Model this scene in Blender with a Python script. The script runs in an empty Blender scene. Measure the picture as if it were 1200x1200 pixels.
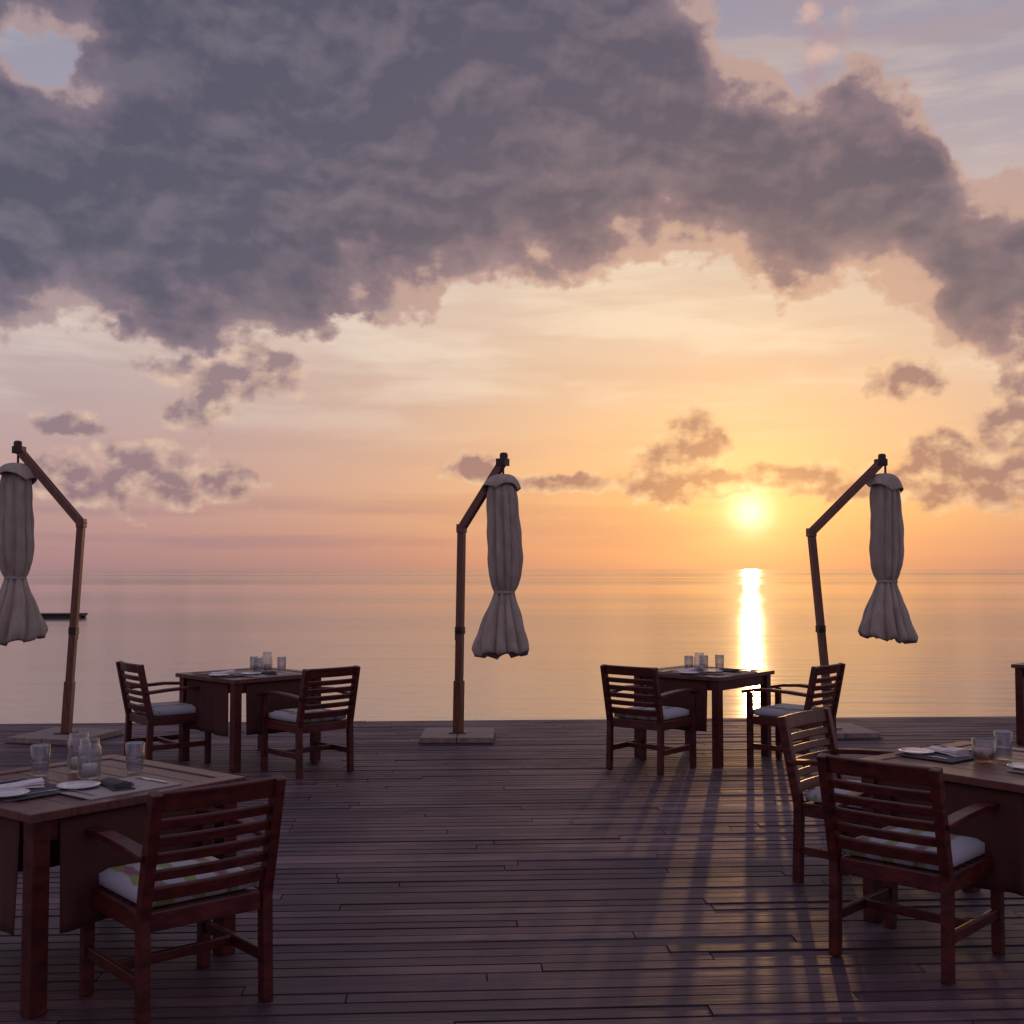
import bpy, bmesh, math, random
from mathutils import Vector, Matrix
random.seed(7)
sc = bpy.context.scene
sc.view_settings.view_transform='Standard'
sc.view_settings.look='None'
sc.view_settings.exposure=0
R=math.radians
def lin(c):
    c=c/255.0
    return c/12.92 if c<=0.04045 else ((c+0.055)/1.055)**2.4
def S(r,g,b): return (lin(r),lin(g),lin(b),1)
SUN_AZ,SUN_EL=11.7,2.8

# ------------------------------------------------------------------ node helper
class G:
    def __init__(s,nt): s.nt=nt
    def put(s,sock,v):
        if hasattr(v,'is_output'): s.nt.links.new(v,sock)
        elif v is not None: sock.default_value=v
    def m(s,op,a,b=None,c=None,clamp=False):
        n=s.nt.nodes.new('ShaderNodeMath'); n.operation=op; n.use_clamp=clamp
        s.put(n.inputs[0],a); s.put(n.inputs[1],b); s.put(n.inputs[2],c)
        return n.outputs[0]
    def v(s,op,a,b=None,scale=None):
        n=s.nt.nodes.new('ShaderNodeVectorMath'); n.operation=op
        s.put(n.inputs[0],a); s.put(n.inputs[1],b)
        if scale is not None: s.put(n.inputs['Scale'],scale)
        return n.outputs['Value'] if op in('LENGTH','DOT_PRODUCT','DISTANCE') else n.outputs[0]
    def xyz(s,x,y,z=0.0):
        n=s.nt.nodes.new('ShaderNodeCombineXYZ'); s.put(n.inputs[0],x);s.put(n.inputs[1],y);s.put(n.inputs[2],z)
        return n.outputs[0]
    def sep(s,v):
        n=s.nt.nodes.new('ShaderNodeSeparateXYZ'); s.put(n.inputs[0],v); return n.outputs
    def noise(s,v,scale,detail=5,rough=.5,dist=0,dim='3D',color=False):
        n=s.nt.nodes.new('ShaderNodeTexNoise'); n.noise_dimensions=dim
        s.put(n.inputs['Vector'],v); n.inputs['Scale'].default_value=scale
        n.inputs['Detail'].default_value=detail; n.inputs['Roughness'].default_value=rough
        n.inputs['Distortion'].default_value=dist
        return n.outputs[1] if color else n.outputs[0]
    def smooth(s,x,a,b,lo=0.0,hi=1.0):
        n=s.nt.nodes.new('ShaderNodeMapRange'); n.interpolation_type='SMOOTHSTEP'
        s.put(n.inputs['Value'],x)
        for i,q in zip(('From Min','From Max','To Min','To Max'),(a,b,lo,hi)): n.inputs[i].default_value=q
        return n.outputs[0]
    def ramp(s,x,stops,interp='LINEAR'):
        n=s.nt.nodes.new('ShaderNodeValToRGB'); s.put(n.inputs[0],x)
        cr=n.color_ramp; cr.interpolation=interp
        while len(cr.elements)>1: cr.elements.remove(cr.elements[0])
        cr.elements[0].position=stops[0][0]; cr.elements[0].color=stops[0][1]
        for p,c in stops[1:]:
            e=cr.elements.new(p); e.color=c
        return n.outputs[0]
    def mix(s,f,a,b,mode='MIX'):
        n=s.nt.nodes.new('ShaderNodeMix'); n.data_type='RGBA'; n.blend_type=mode; n.clamp_factor=True
        s.put(n.inputs[0],f); s.put(n.inputs[6],a); s.put(n.inputs[7],b)
        return n.outputs[2]
    def curve(s,x,pts):
        n=s.nt.nodes.new('ShaderNodeFloatCurve'); s.put(n.inputs['Value'],x)
        c=n.mapping.curves[0]; n.mapping.use_clip=False
        c.points[0].location=pts[0]; c.points[1].location=pts[-1]
        for p in pts[1:-1]: c.points.new(*p)
        for p in c.points: p.handle_type='AUTO'
        n.mapping.update()
        return n.outputs[0]

# sky chart: tangent-plane coordinates -> azimuth/elevation in degrees
P0=R(2.84)
def sky(x,y):
    a=x-600; b=600-y
    Y=1350*math.cos(P0)-b*math.sin(P0); Z=1350*math.sin(P0)+b*math.cos(P0)
    return math.degrees(math.atan2(a,Y)), math.degrees(math.atan2(Z,math.hypot(a,Y)))

# ------------------------------------------------------------------ world
def build_world():
    w=bpy.data.worlds.new("sky"); sc.world=w; w.use_nodes=True
    nt=w.node_tree; nt.nodes.clear(); g=G(nt)
    tc=nt.nodes.new('ShaderNodeTexCoord')
    d=g.v('NORMALIZE',tc.outputs['Generated'])
    X,Y,Z=g.sep(d)
    az=g.m('MULTIPLY',g.m('ARCTAN2',X,Y),180/math.pi)
    el=g.m('MULTIPLY',g.m('ARCSINE',Z),180/math.pi)
    P=g.xyz(az,el,0.0)
    elp=g.m('MAXIMUM',el,0.0)
    # ---- clear sky
    t=g.m('MULTIPLY',elp,1/90.0)
    def rs(l): return [(e/90.0,S(*c)) for e,c in l]
    away=g.ramp(t,rs([(0,(164,130,136)),(1.5,(178,140,142)),(4,(190,154,154)),(8,(186,164,166)),(12,(208,188,182)),(16,(210,194,192)),(21,(160,156,172)),(28,(146,144,166)),(50,(140,142,170)),(90,(150,150,178))]))
    sunw=g.ramp(t,rs([(0,(206,144,114)),(1.2,(226,158,112)),(3.0,(248,184,118)),(6.5,(246,194,144)),(10,(236,198,164)),(14,(228,202,178)),(19,(188,170,172)),(28,(150,146,166)),(50,(140,142,170)),(90,(150,150,178))]))
    dz=g.m('DIVIDE',g.m('SUBTRACT',az,SUN_AZ),20.0)
    wz=g.m('EXPONENT',g.m('MULTIPLY',g.m('MULTIPLY',dz,dz),-1.0))
    col=g.mix(wz,away,sunw)
    back=g.smooth(Y,-0.5,0.35,1.0,0.0)
    col=g.mix(back,col,S(158,142,168))
    plain=col
    # ---- thin cirrus streaks
    c1=g.noise(g.v('MULTIPLY',P,(0.085,0.48,1.0)),1.0,5,.55,.12,'2D')
    cir=g.smooth(c1,.44,.70)
    band=g.m('MULTIPLY',g.smooth(el,5.0,10.0),g.smooth(el,14.0,26.0,1.0,.25))
    cc=g.mix(wz,S(228,212,206),S(252,228,196))
    col=g.mix(g.m('MULTIPLY',g.m('MULTIPLY',cir,band),.58),col,cc)
    # ---- low stratus haze bars
    c2=g.smooth(g.noise(g.v('ADD',g.v('MULTIPLY',P,(0.06,0.75,1.0)),(7.3,2.2,0)),1.0,4,.5,.1,'2D'),.45,.70)
    lowb=g.smooth(el,5.5,1.5,.12,.62)
    col=g.mix(g.m('MULTIPLY',c2,lowb),col,g.mix(wz,S(152,126,140),S(206,142,112)))
    # ---- sun angle
    sa,se=R(SUN_AZ),R(SUN_EL)
    sd=(math.sin(sa)*math.cos(se),math.cos(sa)*math.cos(se),math.sin(se))
    ang=g.m('MULTIPLY',g.m('ARCCOSINE',g.m('MINIMUM',g.v('DOT_PRODUCT',d,sd),0.9999999)),180/math.pi)
    near=g.m('EXPONENT',g.m('MULTIPLY',ang,-1/14.0))
    def add(c,f,rgb):
        return g.mix(1.0,c,g.v('SCALE',rgb,scale=f),'ADD')
    # ---- noise fields
    wn=g.v('SUBTRACT',g.noise(g.v('MULTIPLY',P,(0.14,0.20,1)),1.0,2,.5,0,'2D',True),(.5,.5,.5))
    PW=g.v('ADD',P,g.v('MULTIPLY',wn,(3.0,2.0,0)))
    def fbm(p,dt=5): return g.noise(g.v('MULTIPLY',p,(0.17,0.27,1)),1.0,dt,.52,0,'2D')
    n1=fbm(PW,6)
    n2=fbm(g.v('ADD',PW,(0.30,-0.85,0)),5)
    relief=g.m('MULTIPLY',g.m('SUBTRACT',n1,n2),4.2)
    # ---- small and distant cumulus
    fine=g.noise(g.v('MULTIPLY',P,(0.62,0.80,1)),1.0,5,.54,0,'2D')
    fine2=g.noise(g.v('MULTIPLY',g.v('ADD',P,(0.25,-0.50,0)),(0.62,0.80,1)),1.0,3,.50,0,'2D')
    frel=g.m('SUBTRACT',fine,fine2)
    P2=g.v('ADD',P,g.v('MULTIPLY',g.v('SUBTRACT',g.noise(g.v('MULTIPLY',P,(0.9,0.9,1)),1.0,3,.55,0,'2D',True),(.5,.5,.5)),(1.2,.9,0)))
    blobs=[(275,445,75,24),(238,478,38,26),(312,425,38,18),
     (800,570,84,20),(818,520,34,40),(780,545,38,30),(846,568,34,20),
     (930,558,66,15),(985,572,60,14),(1120,564,110,28),(1105,530,44,24),(1190,562,60,28),
     (1200,450,28,54),(1185,505,42,28),(1062,443,38,21),
     (85,560,52,24),(170,558,66,34),(265,566,36,22),(80,497,46,12),
     (555,548,34,14),(650,566,70,11)]
    acc=None; low=None
    for (x,y,rx,ry) in blobs:
        a,e=sky(x,y); k=0.0424*.93
        r=g.v('LENGTH',g.v('MULTIPLY',g.v('SUBTRACT',P2,(a,e,0)),(1/(rx*k*1.3),1/(ry*k*1.4),0)))
        acc=r if acc is None else g.m('SMOOTH_MIN',acc,r,.15)
    F=g.m('ADD',g.m('SUBTRACT',1.0,acc),g.m('MULTIPLY',g.m('SUBTRACT',fine,.5),1.3))
    aL=g.smooth(F,-.04,.36)
    lowd=g.mix(near,S(128,108,126),S(150,96,90))
    lowl=g.mix(near,S(218,188,172),S(255,204,140))
    relL=g.m('ADD',g.m('MULTIPLY',frel,2.6),g.smooth(F,.0,.60,.80,.16),clamp=True)
    lowc=g.mix(relL,lowd,lowl)
    col=g.mix(g.m('MULTIPLY',aL,g.m('ADD',.74,g.m('MULTIPLY',wz,.14))),col,lowc)
    # ---- the great cloud bank
    u=g.m('MULTIPLY',g.m('ADD',az,30.0),1/60.0,clamp=True)
    def pts(l):
        return [((a+30)/60,e/45) for a,e in (sky(x,y) for x,y in l)]
    lo=g.m('MULTIPLY',g.curve(u,pts([(-100,400),(0,400),(80,390),(150,408),(230,416),(300,398),(360,408),(415,378),(470,372),(520,342),(600,336),(680,342),(740,322),(800,310),(850,320),(900,344),(960,334),(1020,338),(1070,364),(1110,410),(1160,426),(1200,406),(1290,396)])),45.0)
    up=g.m('MULTIPLY',g.curve(u,pts([(-100,-380),(0,-380),(200,-380),(400,-360),(600,-280),(720,-140),(800,-50),(850,20),(900,70),(950,94),(1000,62),(1050,80),(1090,125),(1120,190),(1150,216),(1200,196),(1290,186)])),45.0)
    hx,hy=sky(48,60)
    hole=g.v('LENGTH',g.v('MULTIPLY',g.v('SUBTRACT',PW,(hx,hy,0)),(1/2.4,1/.9,0)))
    hole=g.m('MAXIMUM',g.m('SUBTRACT',g.m('MULTIPLY',hole,1.8),1.0),-.05)
    px,py=sky(968,52)
    plume=g.v('LENGTH',g.v('MULTIPLY',g.v('SUBTRACT',PW,(px,py,0)),(1/1.5,1/2.6,0)))
    plume=g.m('SUBTRACT',1.2,g.m('MULTIPLY',plume,1.3))
    Sd=g.m('SMOOTH_MIN',g.m('SUBTRACT',el,lo),g.m('SUBTRACT',up,el),.8)
    Sd=g.m('MINIMUM',Sd,hole)
    nn=g.m('SUBTRACT',n1,.5)
    Sn=g.m('ADD',g.m('MINIMUM',Sd,6.0),g.m('ADD',g.m('MULTIPLY',nn,3.4),g.m('MULTIPLY',g.m('SUBTRACT',fine,.5),3.4)))
    aB=g.smooth(Sn,-.15,.70)
    nlow=g.m('SUBTRACT',fbm(g.v('ADD',P,(31.0,5.0,0)),3),.5)
    thick=g.smooth(g.m('ADD',Sn,g.m('MULTIPLY',nlow,5.5)),.2,4.2)
    rl=g.m('ADD',g.m('ADD',relief,g.m('MULTIPLY',frel,.9)),0.24,clamp=True)
    edge=g.mix(near,S(166,146,152),S(255,196,140))
    midc=g.mix(near,S(118,108,126),S(186,138,122))
    core=g.mix(near,S(80,82,103),S(134,108,112))
    c_=g.mix(g.smooth(thick,0.0,.36),edge,midc)
    c_=g.mix(g.smooth(thick,.2,1.0),c_,core)
    c_=g.mix(g.m('MULTIPLY',rl,.24),c_,g.mix(near,S(158,146,160),S(244,186,148)))
    fr=g.m('MULTIPLY',g.smooth(Y,.15,.6),.985)
    col=g.mix(g.m('MULTIPLY',aB,fr),col,c_)
    ap=g.smooth(g.m('ADD',plume,g.m('MULTIPLY',g.m('SUBTRACT',fine,.5),2.4)),.0,.7)
    col=g.mix(g.m('MULTIPLY',ap,.6),col,g.mix(rl,S(176,148,156),S(230,186,168)))
    # ---- sun seen through the haze, and its glow
    col=add(col,g.m('EXPONENT',g.m('MULTIPLY',ang,-1/6.5)),(.30,.155,.02))
    col=add(col,g.m('EXPONENT',g.m('MULTIPLY',ang,-1/2.1)),(.45,.30,.12))
    q=g.m('DIVIDE',ang,.90)
    col=add(col,g.m('EXPONENT',g.m('MULTIPLY',g.m('MULTIPLY',q,q),-1.0)),(.60,.60,.50))
    # nishita daylight base, sun at the same place
    st=nt.nodes.new('ShaderNodeTexSky'); st.sky_type='NISHITA'; st.sun_disc=False
    st.sun_elevation=R(SUN_EL); st.sun_rotation=R(SUN_AZ)
    def bgn(c,s_):
        n=nt.nodes.new('ShaderNodeBackground'); g.put(n.inputs[0],c); n.inputs[1].default_value=s_; return n.outputs[0]
    front=g.m('MULTIPLY',g.m('GREATER_THAN',Y,.15),g.m('MULTIPLY',g.m('LESS_THAN',Z,.74),g.m('GREATER_THAN',Z,-.03)))
    mx=nt.nodes.new('ShaderNodeMixShader'); nt.links.new(front,mx.inputs[0])
    nt.links.new(bgn(plain,.97),mx.inputs[1]); nt.links.new(bgn(col,.97),mx.inputs[2])
    ad=nt.nodes.new('ShaderNodeAddShader'); nt.links.new(bgn(st.outputs[0],.005),ad.inputs[0]); nt.links.new(mx.outputs[0],ad.inputs[1])
    out=nt.nodes.new('ShaderNodeOutputWorld'); nt.links.new(ad.outputs[0],out.inputs[0])
    try: w.cycles.sampling_method='NONE'
    except Exception: pass
build_world()

# ------------------------------------------------------------------ materials
def mat(name):
    m=bpy.data.materials.new(name); m.use_nodes=True
    nt=m.node_tree; b=nt.nodes['Principled BSDF']; return m,G(nt),b
def bump(g,b,h,strength,dist=.01):
    n=g.nt.nodes.new('ShaderNodeBump'); g.put(n.inputs['Height'],h)
    n.inputs['Strength'].default_value=strength; n.inputs['Distance'].default_value=dist
    g.nt.links.new(n.outputs[0],b.inputs['Normal'])
def objco(g): 
    return g.nt.nodes.new('ShaderNodeTexCoord').outputs['Object']
def simple(name,c1,c2,scale=8,rough=.5,stretch=(1,1,1),bs=.1,metal=0.0):
    m,g,b=mat(name); co=g.v('MULTIPLY',objco(g),stretch)
    n=g.noise(co,scale,4,.6)
    g.put(b.inputs['Base Color'],g.ramp(n,[(.3,c1),(.7,c2)]))
    g.put(b.inputs['Roughness'],g.smooth(n,.2,.8,rough*.8,min(1,rough*1.25)))
    b.inputs['Metallic'].default_value=metal
    if bs: bump(g,b,n,bs,.004)
    return m
M_wood=simple('mahogany_wood',(.030,.0042,.0034,1),(.115,.015,.010,1),14,.38,(1,1,2.5),.15)
M_top=simple('table_top_wood',(.070,.025,.020,1),(.16,.062,.046,1),9,.34,(8,1,1),.1)
M_pole=simple('umbrella_wood',(.10,.034,.017,1),(.20,.075,.038,1),10,.30,(4,4,.5),.1)
M_cloth=simple('brown_runner_cloth',(.052,.013,.010,1),(.09,.024,.017,1),60,.85,(1,1,1),.2)
M_base=simple('weathered_base_slab',(.17,.12,.10,1),(.33,.26,.22,1),12,.7,(1,6,1))
M_metal=simple('dark_bracket_metal',(.04,.03,.028,1),(.08,.06,.05,1),30,.4,(1,1,1),.05,.8)
M_china=simple('white_china',(.72,.70,.69,1),(.8,.78,.77,1),4,.15,(1,1,1),0)
M_steel=simple('cutlery_steel',(.5,.5,.5,1),(.65,.64,.62,1),20,.2,(1,1,1),0,1.0)
M_matd=simple('woven_placemat',(.045,.04,.05,1),(.09,.08,.09,1),150,.8,(1,1,1),.3)
M_matl=simple('linen_placemat',(.30,.25,.23,1),(.42,.36,.33,1),120,.85,(1,1,1),.3)
M_nap=simple('napkin_linen',(.6,.56,.55,1),(.75,.72,.7,1),40,.85,(1,1,1),.2)
M_wax=simple('candle_wax',(.75,.7,.6,1),(.82,.78,.7,1),6,.5,(1,1,1),0)
M_under=simple('dark_joist_wood',(.03,.024,.022,1),(.06,.05,.045,1),5,.8)
# canopy fabric
M_fab,g,b=mat('canopy_fabric')
co=objco(g); n=g.noise(g.v('MULTIPLY',co,(6,6,1.2)),2,4,.6)
g.put(b.inputs['Base Color'],g.ramp(n,[(.25,(.36,.31,.25,1)),(.75,(.56,.49,.40,1))]))
b.inputs['Roughness'].default_value=.9
bump(g,b,g.noise(g.v('MULTIPLY',co,(16,16,2.2)),1.5,3,.6),.8,.035)
nt=g.nt; tr=nt.nodes.new('ShaderNodeBsdfTranslucent'); tr.inputs[0].default_value=(.55,.42,.3,1)
mx=nt.nodes.new('ShaderNodeMixShader'); mx.inputs[0].default_value=.16
o=nt.nodes['Material Output']; nt.links.new(b.outputs[0],mx.inputs[1]); nt.links.new(tr.outputs[0],mx.inputs[2]); nt.links.new(mx.outputs[0],o.inputs[0])
# cushion with woven stripes and leaf green / pink accents
M_cush,g,b=mat('striped_cushion_fabric')
co=objco(g); x,y,z=g.sep(co)
st=g.m('SINE',g.m('ADD',g.m('MULTIPLY',x,46.0),g.m('MULTIPLY',g.noise(co,7,2),5.0)))
wav=g.smooth(st,.20,.40)
big=g.smooth(g.noise(g.v('MULTIPLY',co,(8,2,1)),2.2,2,.5),.50,.54)
c=g.mix(wav,(.44,.44,.47,1),(.27,.32,.11,1)); c=g.mix(g.m('MULTIPLY',big,g.smooth(st,.6,.75)),c,(.30,.11,.20,1))
g.put(b.inputs['Base Color'],c); b.inputs['Roughness'].default_value=.9
bump(g,b,g.noise(co,90,2),.2,.003)
# thin clear glass
def thin_glass(name,tint,lo,hi,rough):
    m=bpy.data.materials.new(name); m.use_nodes=True; nt=m.node_tree; nt.nodes.clear(); g=G(nt)
    tr=nt.nodes.new('ShaderNodeBsdfTransparent'); tr.inputs[0].default_value=tint
    gl=nt.nodes.new('ShaderNodeBsdfGlossy'); gl.inputs['Roughness'].default_value=rough
    lw=nt.nodes.new('ShaderNodeLayerWeight'); lw.inputs[0].default_value=.5
    f=g.m('ADD',lo,g.m('MULTIPLY',g.m('POWER',lw.outputs['Facing'],2.5),hi))
    mx=nt.nodes.new('ShaderNodeMixShader'); nt.links.new(f,mx.inputs[0]); nt.links.new(tr.outputs[0],mx.inputs[1]); nt.links.new(gl.outputs[0],mx.inputs[2])
    o=nt.nodes.new('ShaderNodeOutputMaterial'); nt.links.new(mx.outputs[0],o.inputs[0]); return m
M_glass=thin_glass('clear_glass',(.90,.91,.93,1),.10,.8,.03)
M_frost=thin_glass('smoked_cup_glass',(.80,.70,.62,1),.22,.7,.25)
# deck
M_deck,g,b=mat('weathered_deck_boards')
co=objco(g); rnd=g.nt.nodes.new('ShaderNodeNewGeometry').outputs['Random Per Island']
off=g.xyz(g.m('MULTIPLY',rnd,37.0),g.m('MULTIPLY',rnd,11.0),0.0)
cs=g.v('MULTIPLY',g.v('ADD',co,off),(1.0,26.0,22.0))
grain=g.noise(cs,1.8,4,.68,.0)
blot=g.noise(g.v('MULTIPLY',co,(.6,1.4,1)),1.3,4,.62,0,'2D')
tone=g.m('ADD',g.m('MULTIPLY',rnd,.46),g.m('MULTIPLY',grain,.54))
c=g.ramp(tone,[(.18,(.030,.015,.028,1)),(.5,(.096,.053,.070,1)),(.82,(.22,.140,.150,1))])
c=g.mix(g.smooth(blot,.38,.68,0,.65),c,(.042,.021,.034,1))
c=g.mix(g.smooth(grain,.42,.30,0,.8),c,(.016,.010,.012,1))
g.put(b.inputs['Base Color'],c)
ro=g.m('ADD',g.m('MULTIPLY',grain,.30),g.m('MULTIPLY',blot,.30))
g.put(b.inputs['Roughness'],g.m('ADD',g.m('ADD',ro,.22),g.m('MULTIPLY',rnd,.10)))
b.inputs['Specular IOR Level'].default_value=.42
bump(g,b,grain,.7,.008)
# sea
M_sea,g,b=mat('sea_water')
pos=g.nt.nodes.new('ShaderNodeNewGeometry').outputs['Position']
b.inputs['Base Color'].default_value=(.22,.155,.16,1); b.inputs['IOR'].default_value=1.5
b.inputs['Specular IOR Level'].default_value=.75
patch=g.noise(g.v('MULTIPLY',pos,(.0016,.009,1)),1.0,4,.55,.4,'2D')
g.put(b.inputs['Roughness'],g.smooth(patch,.35,.68,.05,.17))
w1=g.noise(g.v('MULTIPLY',pos,(.26,1.5,1)),1.0,3,.5,0,'2D')
w2=g.noise(g.v('MULTIPLY',pos,(1.3,7.0,1)),1.0,2,.5,0,'2D')
w3=g.noise(g.v('MULTIPLY',pos,(.028,.2,1)),1.0,3,.5,0,'2D')
h=g.m('ADD',g.m('MULTIPLY',w1,.55),g.m('ADD',g.m('MULTIPLY',w2,.15),g.m('MULTIPLY',w3,2.2)))
bump(g,b,h,.32,.095)

# ------------------------------------------------------------------ geometry helpers
col=sc.collection
def box(bm,c,s,M=None,mi=0):
    vs=[]
    for dz in(-.5,.5):
        for dx,dy in((-.5,-.5),(.5,-.5),(.5,.5),(-.5,.5)):
            v=Vector((dx*s[0],dy*s[1],dz*s[2]))
            if M: v=M@v
            vs.append(bm.verts.new(v+Vector(c)))
    for f in((3,2,1,0),(4,5,6,7),(0,1,5,4),(1,2,6,5),(2,3,7,6),(3,0,4,7)):
        fa=bm.faces.new([vs[i] for i in f]); fa.material_index=mi
def beam(bm,a,b,w,h,side=(1,0,0),mi=0,ext=0):
    a=Vector(a);b=Vector(b);d=(b-a);L=d.length+2*ext; z=d.normalized()
    x=Vector(side);x=(x-z*x.dot(z)).normalized(); y=z.cross(x)
    box(bm,(a+b)/2,(w,h,L),Matrix((x,y,z)).transposed(),mi)
def path_beam(bm,pts,w,h,side=(1,0,0),mi=0):
    pts=[Vector(p) for p in pts]; rings=[]
    for i,p in enumerate(pts):
        t=(pts[min(i+1,len(pts)-1)]-pts[max(i-1,0)]).normalized()
        x=Vector(side);x=(x-t*x.dot(t)).normalized(); y=t.cross(x)
        rings.append([bm.verts.new(p+x*sx*w/2+y*sy*h/2) for sx,sy in((-1,-1),(1,-1),(1,1),(-1,1))])
    for r0,r1 in zip(rings,rings[1:]):
        for i in range(4):
            f=bm.faces.new((r0[i],r0[(i+1)%4],r1[(i+1)%4],r1[i])); f.material_index=mi
    bm.faces.new(rings[0][::-1]).material_index=mi; bm.faces.new(rings[-1]).material_index=mi
def lathe(bm,prof,seg=28,c=(0,0,0),mi=0,smooth=True):
    rings=[]
    for r,z in prof:
        rings.append([bm.verts.new((c[0]+r*math.cos(2*math.pi*i/seg),c[1]+r*math.sin(2*math.pi*i/seg),c[2]+z)) for i in range(seg)] if r>1e-6 else [bm.verts.new((c[0],c[1],c[2]+z))])
    for a,b_ in zip(rings,rings[1:]):
        for i in range(seg):
            j=(i+1)%seg
            if len(a)==1 and len(b_)==1: continue
            if len(a)==1: f=bm.faces.new((a[0],b_[i],b_[j]))
            elif len(b_)==1: f=bm.faces.new((a[i],b_[0],a[j]))
            else: f=bm.faces.new((a[i],a[j],b_[j],b_[i]))
            f.smooth=smooth; f.material_index=mi
def mesh(name,bm,mats,recalc=True):
    if recalc: bmesh.ops.recalc_face_normals(bm,faces=bm.faces)
    me=bpy.data.meshes.new(name); bm.to_mesh(me); bm.free()
    for m in mats: me.materials.append(m)
    return me
def obj(name,me,parent=None,loc=(0,0,0),rz=0,bev=0):
    o=bpy.data.objects.new(name,me); col.objects.link(o); o.location=loc; o.rotation_euler=(0,0,rz)
    if parent: o.parent=parent
    if bev:
        md=o.modifiers.new('bevel','BEVEL'); md.width=bev; md.segments=2; md.limit_method='ANGLE'
    return o
def empty(name,loc,rz=0):
    o=bpy.data.objects.new(name,None); col.objects.link(o); o.location=loc; o.rotation_euler=(0,0,rz); o.empty_display_size=.1
    return o

# ------------------------------------------------------------------ sea
bm=bmesh.new()
Ls=30000
vs=[bm.verts.new(v) for v in((-Ls,-200,-1.2),(Ls,-200,-1.2),(Ls,Ls,-1.2),(-Ls,Ls,-1.2))]; bm.faces.new(vs)
obj('sea',mesh('sea',bm,[M_sea]))
# ------------------------------------------------------------------ deck
ROT=R(3.4)
deck=empty('wooden_deck',(0,0,0),ROT)
bm=bmesh.new(); pitch=.100; EDGE=12.62; v=EDGE
while v>-4:
    x=-15+random.uniform(0,3)-3
    while x<15:
        L=random.choice((1.8,2.4,3.0,3.6,4.2)); 
        M=Matrix.Rotation(R(random.gauss(0,.07)),3,'Z')@Matrix.Rotation(R(random.gauss(0,.55)),3,'X')@Matrix.Rotation(R(random.gauss(0,.03)),3,'Y')
        box(bm,(x+L/2,v-pitch/2+random.gauss(0,.0018),-.014+random.gauss(0,.0013)),(L-.006,pitch-random.uniform(.008,.021),.028),M)
        x+=L
    v-=pitch
obj('boards',mesh('boards',bm,[M_deck]),deck)
bm=bmesh.new()
for i in range(-18,19):
    box(bm,(i*.8,4.2,-.115),(.06,16.6,.15))
box(bm,(0,EDGE-.03,-.13),(30,.045,.17)) ; box(bm,(0,-3.9,-.3),(30,.1,.25))
for j in (12.2,8.5,4.5,.5,-3.5):
    box(bm,(0,j,-.3),(30,.14,.22))
    for i in range(-5,6): box(bm,(i*2.8,j,-1.6),(.2,.2,2.4))
obj('joists_and_piles',mesh('joists',bm,[M_under]),deck)

# ------------------------------------------------------------------ chair
def chair_meshes():
    bm=bmesh.new(); X=.245
    def back(z): return -.25-(.095)*max(0,(z-.40))/.46
    for s in(-1,1):
        path_beam(bm,[(s*X,-.262,0),(s*X,-.25,.40),(s*X,back(.62),.62),(s*X,back(.86),.86)],.042,.05)
        path_beam(bm,[(s*X,.255,0),(s*X,.255,.615)],.045,.045)
        path_beam(bm,[(s*(X+.004),back(.64)+.0,.625),(s*(X+.008),-.12,.640),(s*(X+.012),.06,.648),(s*(X+.010),.20,.640),(s*(X+.006),.315,.618)],.062,.026)
        beam(bm,(s*X,-.23,.385),(s*X,.235,.385),.026,.07)
        beam(bm,(s*X,-.24,.17),(s*X,.235,.17),.024,.045)
    beam(bm,(-.222,.255,.385),(.222,.255,.385),.07,.026,(0,0,1))
    beam(bm,(-.222,-.25,.385),(.222,-.25,.385),.07,.026,(0,0,1))
    beam(bm,(-.232,0.0,.17),(.232,0.0,.17),.04,.024,(0,0,1))
    for i in range(7):
        beam(bm,(-.232,-.2+i*.066,.412),(.232,-.2+i*.066,.412),.012,.048,(0,0,1))
    t=Vector((0,-.095,.46)).normalized()
    def slat(z,h,th=.018,bow=.018):
        pts=[(x_,back(z)-bow*(1-(x_/.225)**2),z) for x_ in(-.228,-.12,0,.12,.228)]
        path_beam(bm,pts,h,th,tuple(t))
    slat(.825,.075,.022)
    for z in(.742,.680,.618,.556): slat(z,.040)
    slat(.488,.052,.022)
    fr=mesh('chair_frame',bm,[M_wood])
    bm=bmesh.new(); N=12
    def P(i,j,top):
        x=-.225+.45*i/N; y=-.225+.46*j/N
        e=min(i,N-i,j,N-j)/N*2
        hgt=.022+.026*(1-(1-min(1,e*2.2))**2)
        return (x,y,.450+(hgt if top else -hgt*.9))
    T=[[bm.verts.new(P(i,j,True)) for j in range(N+1)] for i in range(N+1)]
    B=[[bm.verts.new(P(i,j,False)) for j in range(N+1)] for i in range(N+1)]
    for i in range(N):
        for j in range(N):
            bm.faces.new((T[i][j],T[i+1][j],T[i+1][j+1],T[i][j+1])); bm.faces.new((B[i][j],B[i][j+1],B[i+1][j+1],B[i+1][j]))
    for i in range(N):
        bm.faces.new((T[i][0],B[i][0],B[i+1][0],T[i+1][0])); bm.faces.new((T[i][N],T[i+1][N],B[i+1][N],B[i][N]))
        bm.faces.new((T[0][i],T[0][i+1],B[0][i+1],B[0][i])); bm.faces.new((T[N][i],B[N][i],B[N][i+1],T[N][i+1]))
    for f in bm.faces: f.smooth=True
    return fr,mesh('cushion',bm,[M_cush])
CF,CC=chair_meshes()
def chair(x,y,fx,fy):
    e=empty('patio_armchair',(x,y,0),math.atan2(fy,fx)-math.pi/2)
    obj('frame',CF,e,bev=.005); obj('seat_cushion',CC,e,loc=(random.uniform(-.005,.005),0,0))
chair(-1.30,4.45,-.66,.75)
chair(1.742,4.955,.69,.72)
chair(1.87,6.10,.74,-.67)
chair(1.163,9.60,.63,.78)
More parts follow.
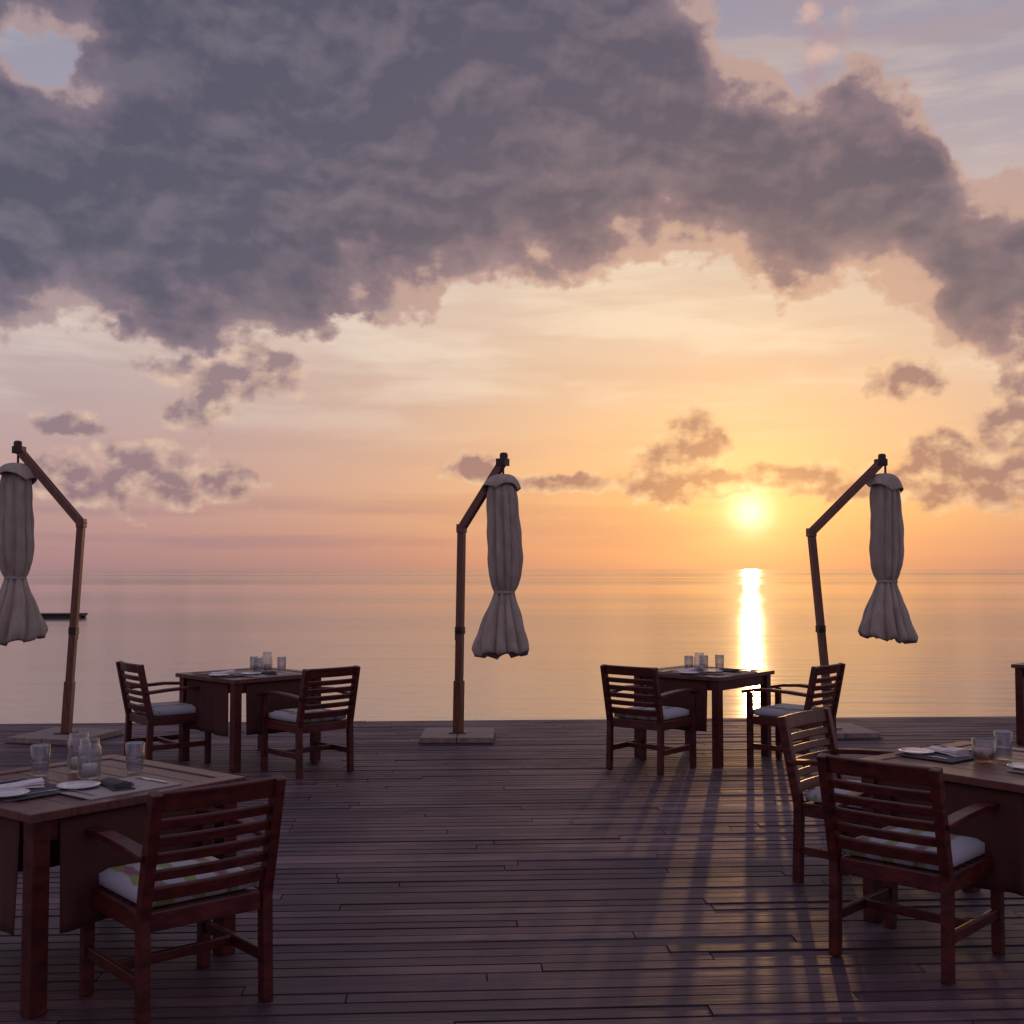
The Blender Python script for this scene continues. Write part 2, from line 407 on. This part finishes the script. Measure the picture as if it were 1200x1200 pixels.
chair(2.355,9.70,-.75,.66)
chair(-2.95,9.88,.78,.62)
chair(-1.68,9.45,-.69,.72)

# ------------------------------------------------------------------ table
def table(x,y,rot,size=.94,sides=(0,1,2,3)):
    e=empty('dining_table',(x,y,0),rot); h=size/2
    bm=bmesh.new(); fw=.085
    for s in(-1,1):
        box(bm,(0,s*(h-fw/2),.733),(size,fw,.034)); box(bm,(s*(h-fw/2),0,.733),(fw,size-2*fw-.002,.034))
    n=7; W=(size-2*fw)/n
    for i in range(n):
        box(bm,(-h+fw+W*(i+.5),0,.731),(W-.006,size-2*fw-.004,.028))
    obj('top',mesh('table_top',bm,[M_top]),e,bev=.003)
    bm=bmesh.new(); q=h-.06
    for sx in(-1,1):
        for sy in(-1,1): box(bm,(sx*q,sy*q,.357),(.07,.07,.714))
        box(bm,(sx*q,0,.672),(.028,2*q-.072,.084)); box(bm,(0,sx*q,.672),(2*q-.072,.028,.084))
        box(bm,(0,sx*.2,.70),(2*q-.03,.04,.026))
    obj('legs_and_apron',mesh('table_frame',bm,[M_wood]),e,bev=.004)
    bm=bmesh.new()
    for k in sides:
        M=Matrix.Rotation(k*math.pi/2,3,'Z'); nx,nz=26,10; wd=2*q-.16; ph=random.uniform(0,6)
        gr=[]
        for i in range(nx+1):
            r=[]
            for j in range(nz+1):
                xx=-wd/2+wd*i/nx; zz=j/nz
                off=.010*math.sin(xx*26+ph)*zz+.006*math.sin(xx*55+ph*2)*zz
                r.append(bm.verts.new(M@Vector((xx,-(q+.020)-off-.012*zz,.712-.43*zz+.006*math.sin(xx*9+ph)*zz))))
            gr.append(r)
        for i in range(nx):
            for j in range(nz):
                f=bm.faces.new((gr[i][j],gr[i+1][j],gr[i+1][j+1],gr[i][j+1])); f.smooth=True
    if sides:
        o=obj('hanging_cloth',mesh('cloth',bm,[M_cloth],False),e); md=o.modifiers.new('t','SOLIDIFY'); md.thickness=.003
    return e
T=.75
tabs=[(-1.85,4.89,R(52),.99,(0,1,2,3)),(2.29,5.35,R(38),.96,(0,3)),(1.69,10.2,R(48),.92,(3,)),(-2.27,9.98,R(46),.92,(0,3)),(5.38,10.9,R(45),.92,(0,3))]
for t_ in tabs: table(*t_)

# ------------------------------------------------------------------ tableware
def ml(f,name,mats):
    bm=bmesh.new(); f(bm); return mesh(name,bm,mats)
glassM=ml(lambda bm:(lathe(bm,[(0,.001),(.033,.001),(.037,.012),(.041,.13),(.0395,.132),(.035,.014),(0,.012)],32),lathe(bm,[(.0342,.013),(.0365,.055),(0,.055)],32)),'glass',[M_glass])
def jar(bm):
    lathe(bm,[(0,.001),(.042,.001),(.048,.01),(.048,.13),(.040,.15),(.040,.168),(.0375,.169),(.0375,.15),(.045,.13),(.045,.012),(0,.010)],32,mi=0)
jarM=ml(jar,'jar',[M_glass]); 
candM=ml(lambda bm:(lathe(bm,[(0,.0125),(.032,.0125),(.032,.06),(.028,.062),(0,.060)],24),lathe(bm,[(0,.061),(.0015,.061),(.0015,.074),(0,.074)],6)),'candle',[M_wax])
cupM=ml(lambda bm:lathe(bm,[(0,.001),(.045,.001),(.051,.012),(.054,.105),(.051,.106),(.048,.014),(0,.012)],32),'cup',[M_frost])
plateM=ml(lambda bm:lathe(bm,[(0,0),(.045,0),(.05,.003),(.085,.012),(.0855,.0145),(.05,.008),(0,.007)],40),'plate',[M_china])
def pm(bm): box(bm,(0,0,.002),(.42,.30,.004))
matD=ml(pm,'mat',[M_matd]); matL=ml(pm,'mat',[M_matl])
def knife(bm):
    path_beam(bm,[(-.105,0,.004),(-.02,0,.004),(.0,0,.004)],.004,.014,(0,0,1)); path_beam(bm,[(0,0,.0035),(.05,.003,.0035),(.09,.004,.0035),(.105,.007,.0035)],.002,.018,(0,0,1))
def fork(bm):
    path_beam(bm,[(-.1,0,.003),(-.04,0,.005),(.03,0,.005),(.045,0,.004)],.003,.009,(0,0,1)); box(bm,(.05,0,.004),(.018,.024,.002))
    for k in(-.009,-.003,.003,.009): box(bm,(.078,k,.0045),(.04,.003,.002))
knM=ml(knife,'knife',[M_steel]); fkM=ml(fork,'fork',[M_steel])
def nap(bm):
    n=14
    for lay in range(3):
        g_=[]
        for i in range(n+1):
            t=i/n; w=.045-.004*lay; zz=.004+lay*.009+.006*math.sin(t*3.1+lay)
            g_.append([bm.verts.new((-.1+.2*t,-w+.004*math.sin(t*9),zz)),bm.verts.new((-.1+.2*t,0,zz+.008)),bm.verts.new((-.1+.2*t,w,zz)),bm.verts.new((-.1+.2*t,w,zz-.004)),bm.verts.new((-.1+.2*t,-w,zz-.004))])
        for a,b_ in zip(g_,g_[1:]):
            for k in range(5): bm.faces.new((a[k],a[(k+1)%5],b_[(k+1)%5],b_[k])).smooth=True
        bm.faces.new(g_[0]); bm.faces.new(g_[-1][::-1])
nM=ml(nap,'napkin',[M_nap]); nMd=nM.copy(); nMd.materials[0]=M_matd
def put(name,me,x,y,rz=0,z=T,**k): return obj(name,me,None,(x,y,z+.0005),rz,**k)
def jarput(x,y):
    e=empty('candle_jar',(x,y,T+.0005)); obj('glass_jar',jarM,e); obj('candle',candM,e)
def setting(cx,cy,rz,mt,dark=True):
    put('placemat',mt,cx,cy,rz)
    c,s=math.cos(rz),math.sin(rz)
    def L(a,b): return cx+a*c-b*s, cy+a*s+b*c
    x,y=L(.17,0); put('table_knife',knM,x,y,rz+math.pi/2,T+.0045)
    x,y=L(-.165,0); put('table_fork',fkM,x,y,rz+math.pi/2,T+.0045)
    x,y=L(0,0); put('folded_napkin',nMd if dark else nM,x,y,rz+1.3,T+.0045)
    x,y=L(-.11,.10); put('side_plate',plateM,x,y,0,T+.0048)
def local(tx,ty,rot,a,b):
    c,s=math.cos(rot),math.sin(rot); return tx+a*c-b*s, ty+a*s+b*c
for i,(tx,ty,r,sz,_) in enumerate(tabs):
    for k,(a,b_) in enumerate(((0,-.28),(-.28,0) if i!=1 else (0,.28))):
        x,y=local(tx,ty,r,a,b_)
        setting(x,y,r+(0 if k==0 or i==1 else math.pi/2),matD if k else matL,dark=(k==0))
jarput(-1.82,4.93); jarput(-1.93,5.10)
put('drinking_glass',glassM,-1.67,5.07); put('drinking_glass',glassM,-2.06,5.0)
e=empty('candle_cup',(2.21,5.36,T+.0005)); obj('glass_cup',cupM,e); obj('candle',candM,e)
put('drinking_glass',glassM,2.33,5.43); put('drinking_glass',glassM,2.46,5.22)
for x,y in((-2.21,9.98),(-2.02,10.08),(-2.27,10.12)): put('drinking_glass',glassM,x,y)
jarput(-2.16,10.14)
for x,y in((1.57,10.2),(1.71,10.25),(1.86,10.3)): put('drinking_glass',glassM,x,y)
jarput(1.64,10.05)
put('drinking_glass',glassM,5.3,10.9)

# ------------------------------------------------------------------ umbrella
def umbrella(bx,by,brot,bend,tip,zc_t,zc_b,cxy,seed,bs=.7):
    rd=random.Random(seed)
    e=empty('cantilever_umbrella',(bx,by,0))
    bm=bmesh.new()
    Mz=Matrix.Rotation(brot,3,'Z')
    for i in(-1,1):
        for j in(-1,1): box(bm,Mz@Vector((i*bs/4,j*bs/4,.034)),(bs/2-.008,bs/2-.008,.05),Mz,0)
    box(bm,(0,0,.004),(bs+.03,bs+.03,.008),Mz,1)
    box(bm,(0,0,.064),(.17,.17,.012),Mz,2)
    obj('base',mesh('umbrella_base',bm,[M_base,M_under,M_metal]),e,bev=.004)
    bm=bmesh.new()
    B=Vector(bend); Tp=Vector(tip); O=Vector((0,0,.06)); dirn=(Tp-B); sd=Vector((dirn.x,dirn.y,0)).normalized().cross(Vector((0,0,1)))
    RZ=Matrix.Rotation(math.atan2(sd.y,sd.x),3,'Z')
    beam(bm,O,O+(B-O).normalized()*.5,.082,.082,sd)
    beam(bm,O,B,.066,.066,sd,ext=.02)
    ax=dirn.normalized()
    for s in(-1,1): beam(bm,B+sd*s*.026-ax*.03,Tp+sd*s*.026,.022,.072,sd)
    beam(bm,B+ax*.05,B+ax*.25,.03,.06,sd); beam(bm,Tp-ax*.15,Tp-ax*.02,.03,.06,sd)
    box(bm,B,(.080,.080,.085),RZ)
    obj('mast_and_arm',mesh('umbrella_mast',bm,[M_pole]),e,bev=.004)
    bm=bmesh.new()
    lathe(bm,[(0,-.02),(.035,-.02),(.04,.01),(.04,.06),(.03,.075),(0,.08)],16,tuple(Tp))
    box(bm,Tp-ax*.02,(.10,.10,.07),RZ)
    lathe(bm,[(.012,0),(.012,.5)],10,(cxy[0]-bx,cxy[1]-by,Tp.z-.5))
    q=1.05/B.z; c0=Vector((B.x*q,B.y*q,1.05))
    box(bm,c0,(.076,.076,.07),RZ)
    beam(bm,c0+sd*.04,c0+sd*.09,.013,.013,(0,0,1)); beam(bm,c0+sd*.085,c0+sd*.085+Vector((0,0,-.09)),.012,.012,sd)
    obj('brackets_and_crank',mesh('umbrella_metal',bm,[M_metal]),e,bev=.003)
    # folded canopy
    prof=[(0,.06),(.02,.10),(.05,.135),(.10,.150),(.20,.158),(.32,.168),(.45,.172),(.55,.160),(.61,.128),(.645,.098),(.68,.118),(.76,.172),(.84,.220),(.92,.262),(.97,.285),(1.0,.272)]
    def rad(f):
        for (a,ra),(b2,rb) in zip(prof,prof[1:]):
            if f<=b2: 
                t=(f-a)/(b2-a)
                return ra+(rb-ra)*t
        return prof[-1][1]
    H=zc_t-zc_b; cx,cy=cxy[0]-bx,cxy[1]-by
    seg,rows=180,70
    ph=[rd.uniform(0,6.28) for _ in range(8)]
    def pt(f,a):
        r=rad(f)
        tw=a+.30*math.sin(f*2.2+ph[3])+.12*math.sin(a*3+ph[6])
        fold=abs(math.sin(tw*5+ph[0]+.5*math.sin(f*3+ph[1])))**.65
        k=min(1,max(0,(f-.62)/.3))
        depth=(.24+.10*k)*min(1,f*8)
        r*=1-depth*(1-fold)
        r*=1+.045*math.sin(tw*13+ph[2]+f*4)*(.5+.5*math.sin(a*2+ph[7]))+.04*math.sin(tw*3+ph[4]+f*9)+.02*math.sin(f*38+ph[5]+3*math.sin(a*2))
        zz=zc_t-H*f
        if f>.85: zz+=(f-.85)/.15*(.030*(fold-.5)+.03*math.sin(a+ph[5])+.012*math.sin(tw*7+ph[1]))
        sx=.014*math.sin(f*5+ph[1]); sy=.01*math.sin(f*4+ph[2])
        return (cx+sx+r*math.cos(a),cy+sy+r*math.sin(a),zz)
    bm=bmesh.new(); prev=None
    for j in range(rows+1):
        ring=[bm.verts.new(pt(j/rows,2*math.pi*i/seg)) for i in range(seg)]
        if prev:
            for i in range(seg):
                f=bm.faces.new((prev[i],ring[i],ring[(i+1)%seg],prev[(i+1)%seg])); f.smooth=True
        prev=ring
    for (rs_,dz) in ((.86,.015),(.6,.05),(.3,.10),(.1,.16)):
        ring=[]
        for i in range(seg):
            p=pt(1.0,2*math.pi*i/seg); ring.append(bm.verts.new((cx+(p[0]-cx)*rs_,cy+(p[1]-cy)*rs_,p[2]+dz)))
        for i in range(seg):
            f=bm.faces.new((prev[i],ring[i],ring[(i+1)%seg],prev[(i+1)%seg])); f.smooth=True
        prev=ring
    o=obj('folded_canopy',mesh('canopy',bm,[M_fab],False),e); md=o.modifiers.new('t','SOLIDIFY'); md.thickness=.004
    # vent cap flap
    bm=bmesh.new(); prev=None
    for j in range(13):
        f=j/12; ring=[]
        for i in range(96):
            a=2*math.pi*i/96; fold=abs(math.sin(a*2.0+ph[0]))**.9
            r=.03+.165*f**.6; r*=1-.14*(1-fold)*f; r*=1+.12*math.sin(a+ph[1])*f
            z=zc_t+.035-.04*f-.135*f*f+.05*fold*f*f+.035*math.sin(a+ph[4])*f
            ring.append(bm.verts.new((cx+r*math.cos(a),cy+r*math.sin(a),z)))
        if prev:
            for i in range(96):
                q=bm.faces.new((prev[i],ring[i],ring[(i+1)%96],prev[(i+1)%96])); q.smooth=True
        prev=ring
    o=obj('vent_cap',mesh('cap',bm,[M_fab],False),e); md=o.modifiers.new('t','SOLIDIFY'); md.thickness=.004
    bm=bmesh.new(); zt=zc_t-H*.645
    lathe(bm,[(.092,-.016),(.102,-.014),(.102,.014),(.092,.016)],40,(cx+.014*math.sin(.645*5+ph[1]),cy+.01*math.sin(.645*4+ph[2]),zt))
    obj('tie_strap',mesh('tie',bm,[M_matl]),e)
umbrella(-.525,11.25,R(0),(.03,0,2.05),(.445,-.22,2.70),2.53,.82,(-.085,11.02),1,.70)
umbrella(3.19,11.54,R(8),(-.17,0,2.02),(.62,.20,2.76),2.60,.93,(3.845,11.75),2,.72)
umbrella(-4.33,11.2,R(-14),(.11,0,2.10),(-.55,.05,2.84),2.66,.96,(-4.875,11.25),3,.76)

# ------------------------------------------------------------------ swim platform far out
e=empty('swim_platform',(-26.2,67,-1.2),R(4))
bm=bmesh.new(); 
for i in range(9): box(bm,(-1.2+i*.3,0,.26),(.27,1.5,.05))
box(bm,(0,0,.19),(2.7,1.3,.08))
for s in(-1,1): box(bm,(0,s*.5,.04),(2.5,.4,.22))
obj('pontoon_deck',mesh('platform',bm,[M_under]),e,bev=.02)

# ------------------------------------------------------------------ sun & camera
sl=bpy.data.lights.new('sun','SUN'); sl.energy=.20; sl.angle=R(.6); sl.color=(1,.50,.20)
so=bpy.data.objects.new('sun',sl); col.objects.link(so)
sv=Vector((math.sin(R(SUN_AZ))*math.cos(R(SUN_EL)),math.cos(R(SUN_AZ))*math.cos(R(SUN_EL)),math.sin(R(SUN_EL))))
so.rotation_euler=sv.to_track_quat('Z','Y').to_euler()
cam=bpy.data.cameras.new('camera'); co_=bpy.data.objects.new('camera',cam); col.objects.link(co_)
cam.sensor_width=36; cam.lens=40.5; cam.clip_end=60000; cam.clip_start=.05
co_.location=(0,-.08,1.65); co_.rotation_euler=(math.pi/2+P0,0,0)
sc.camera=co_
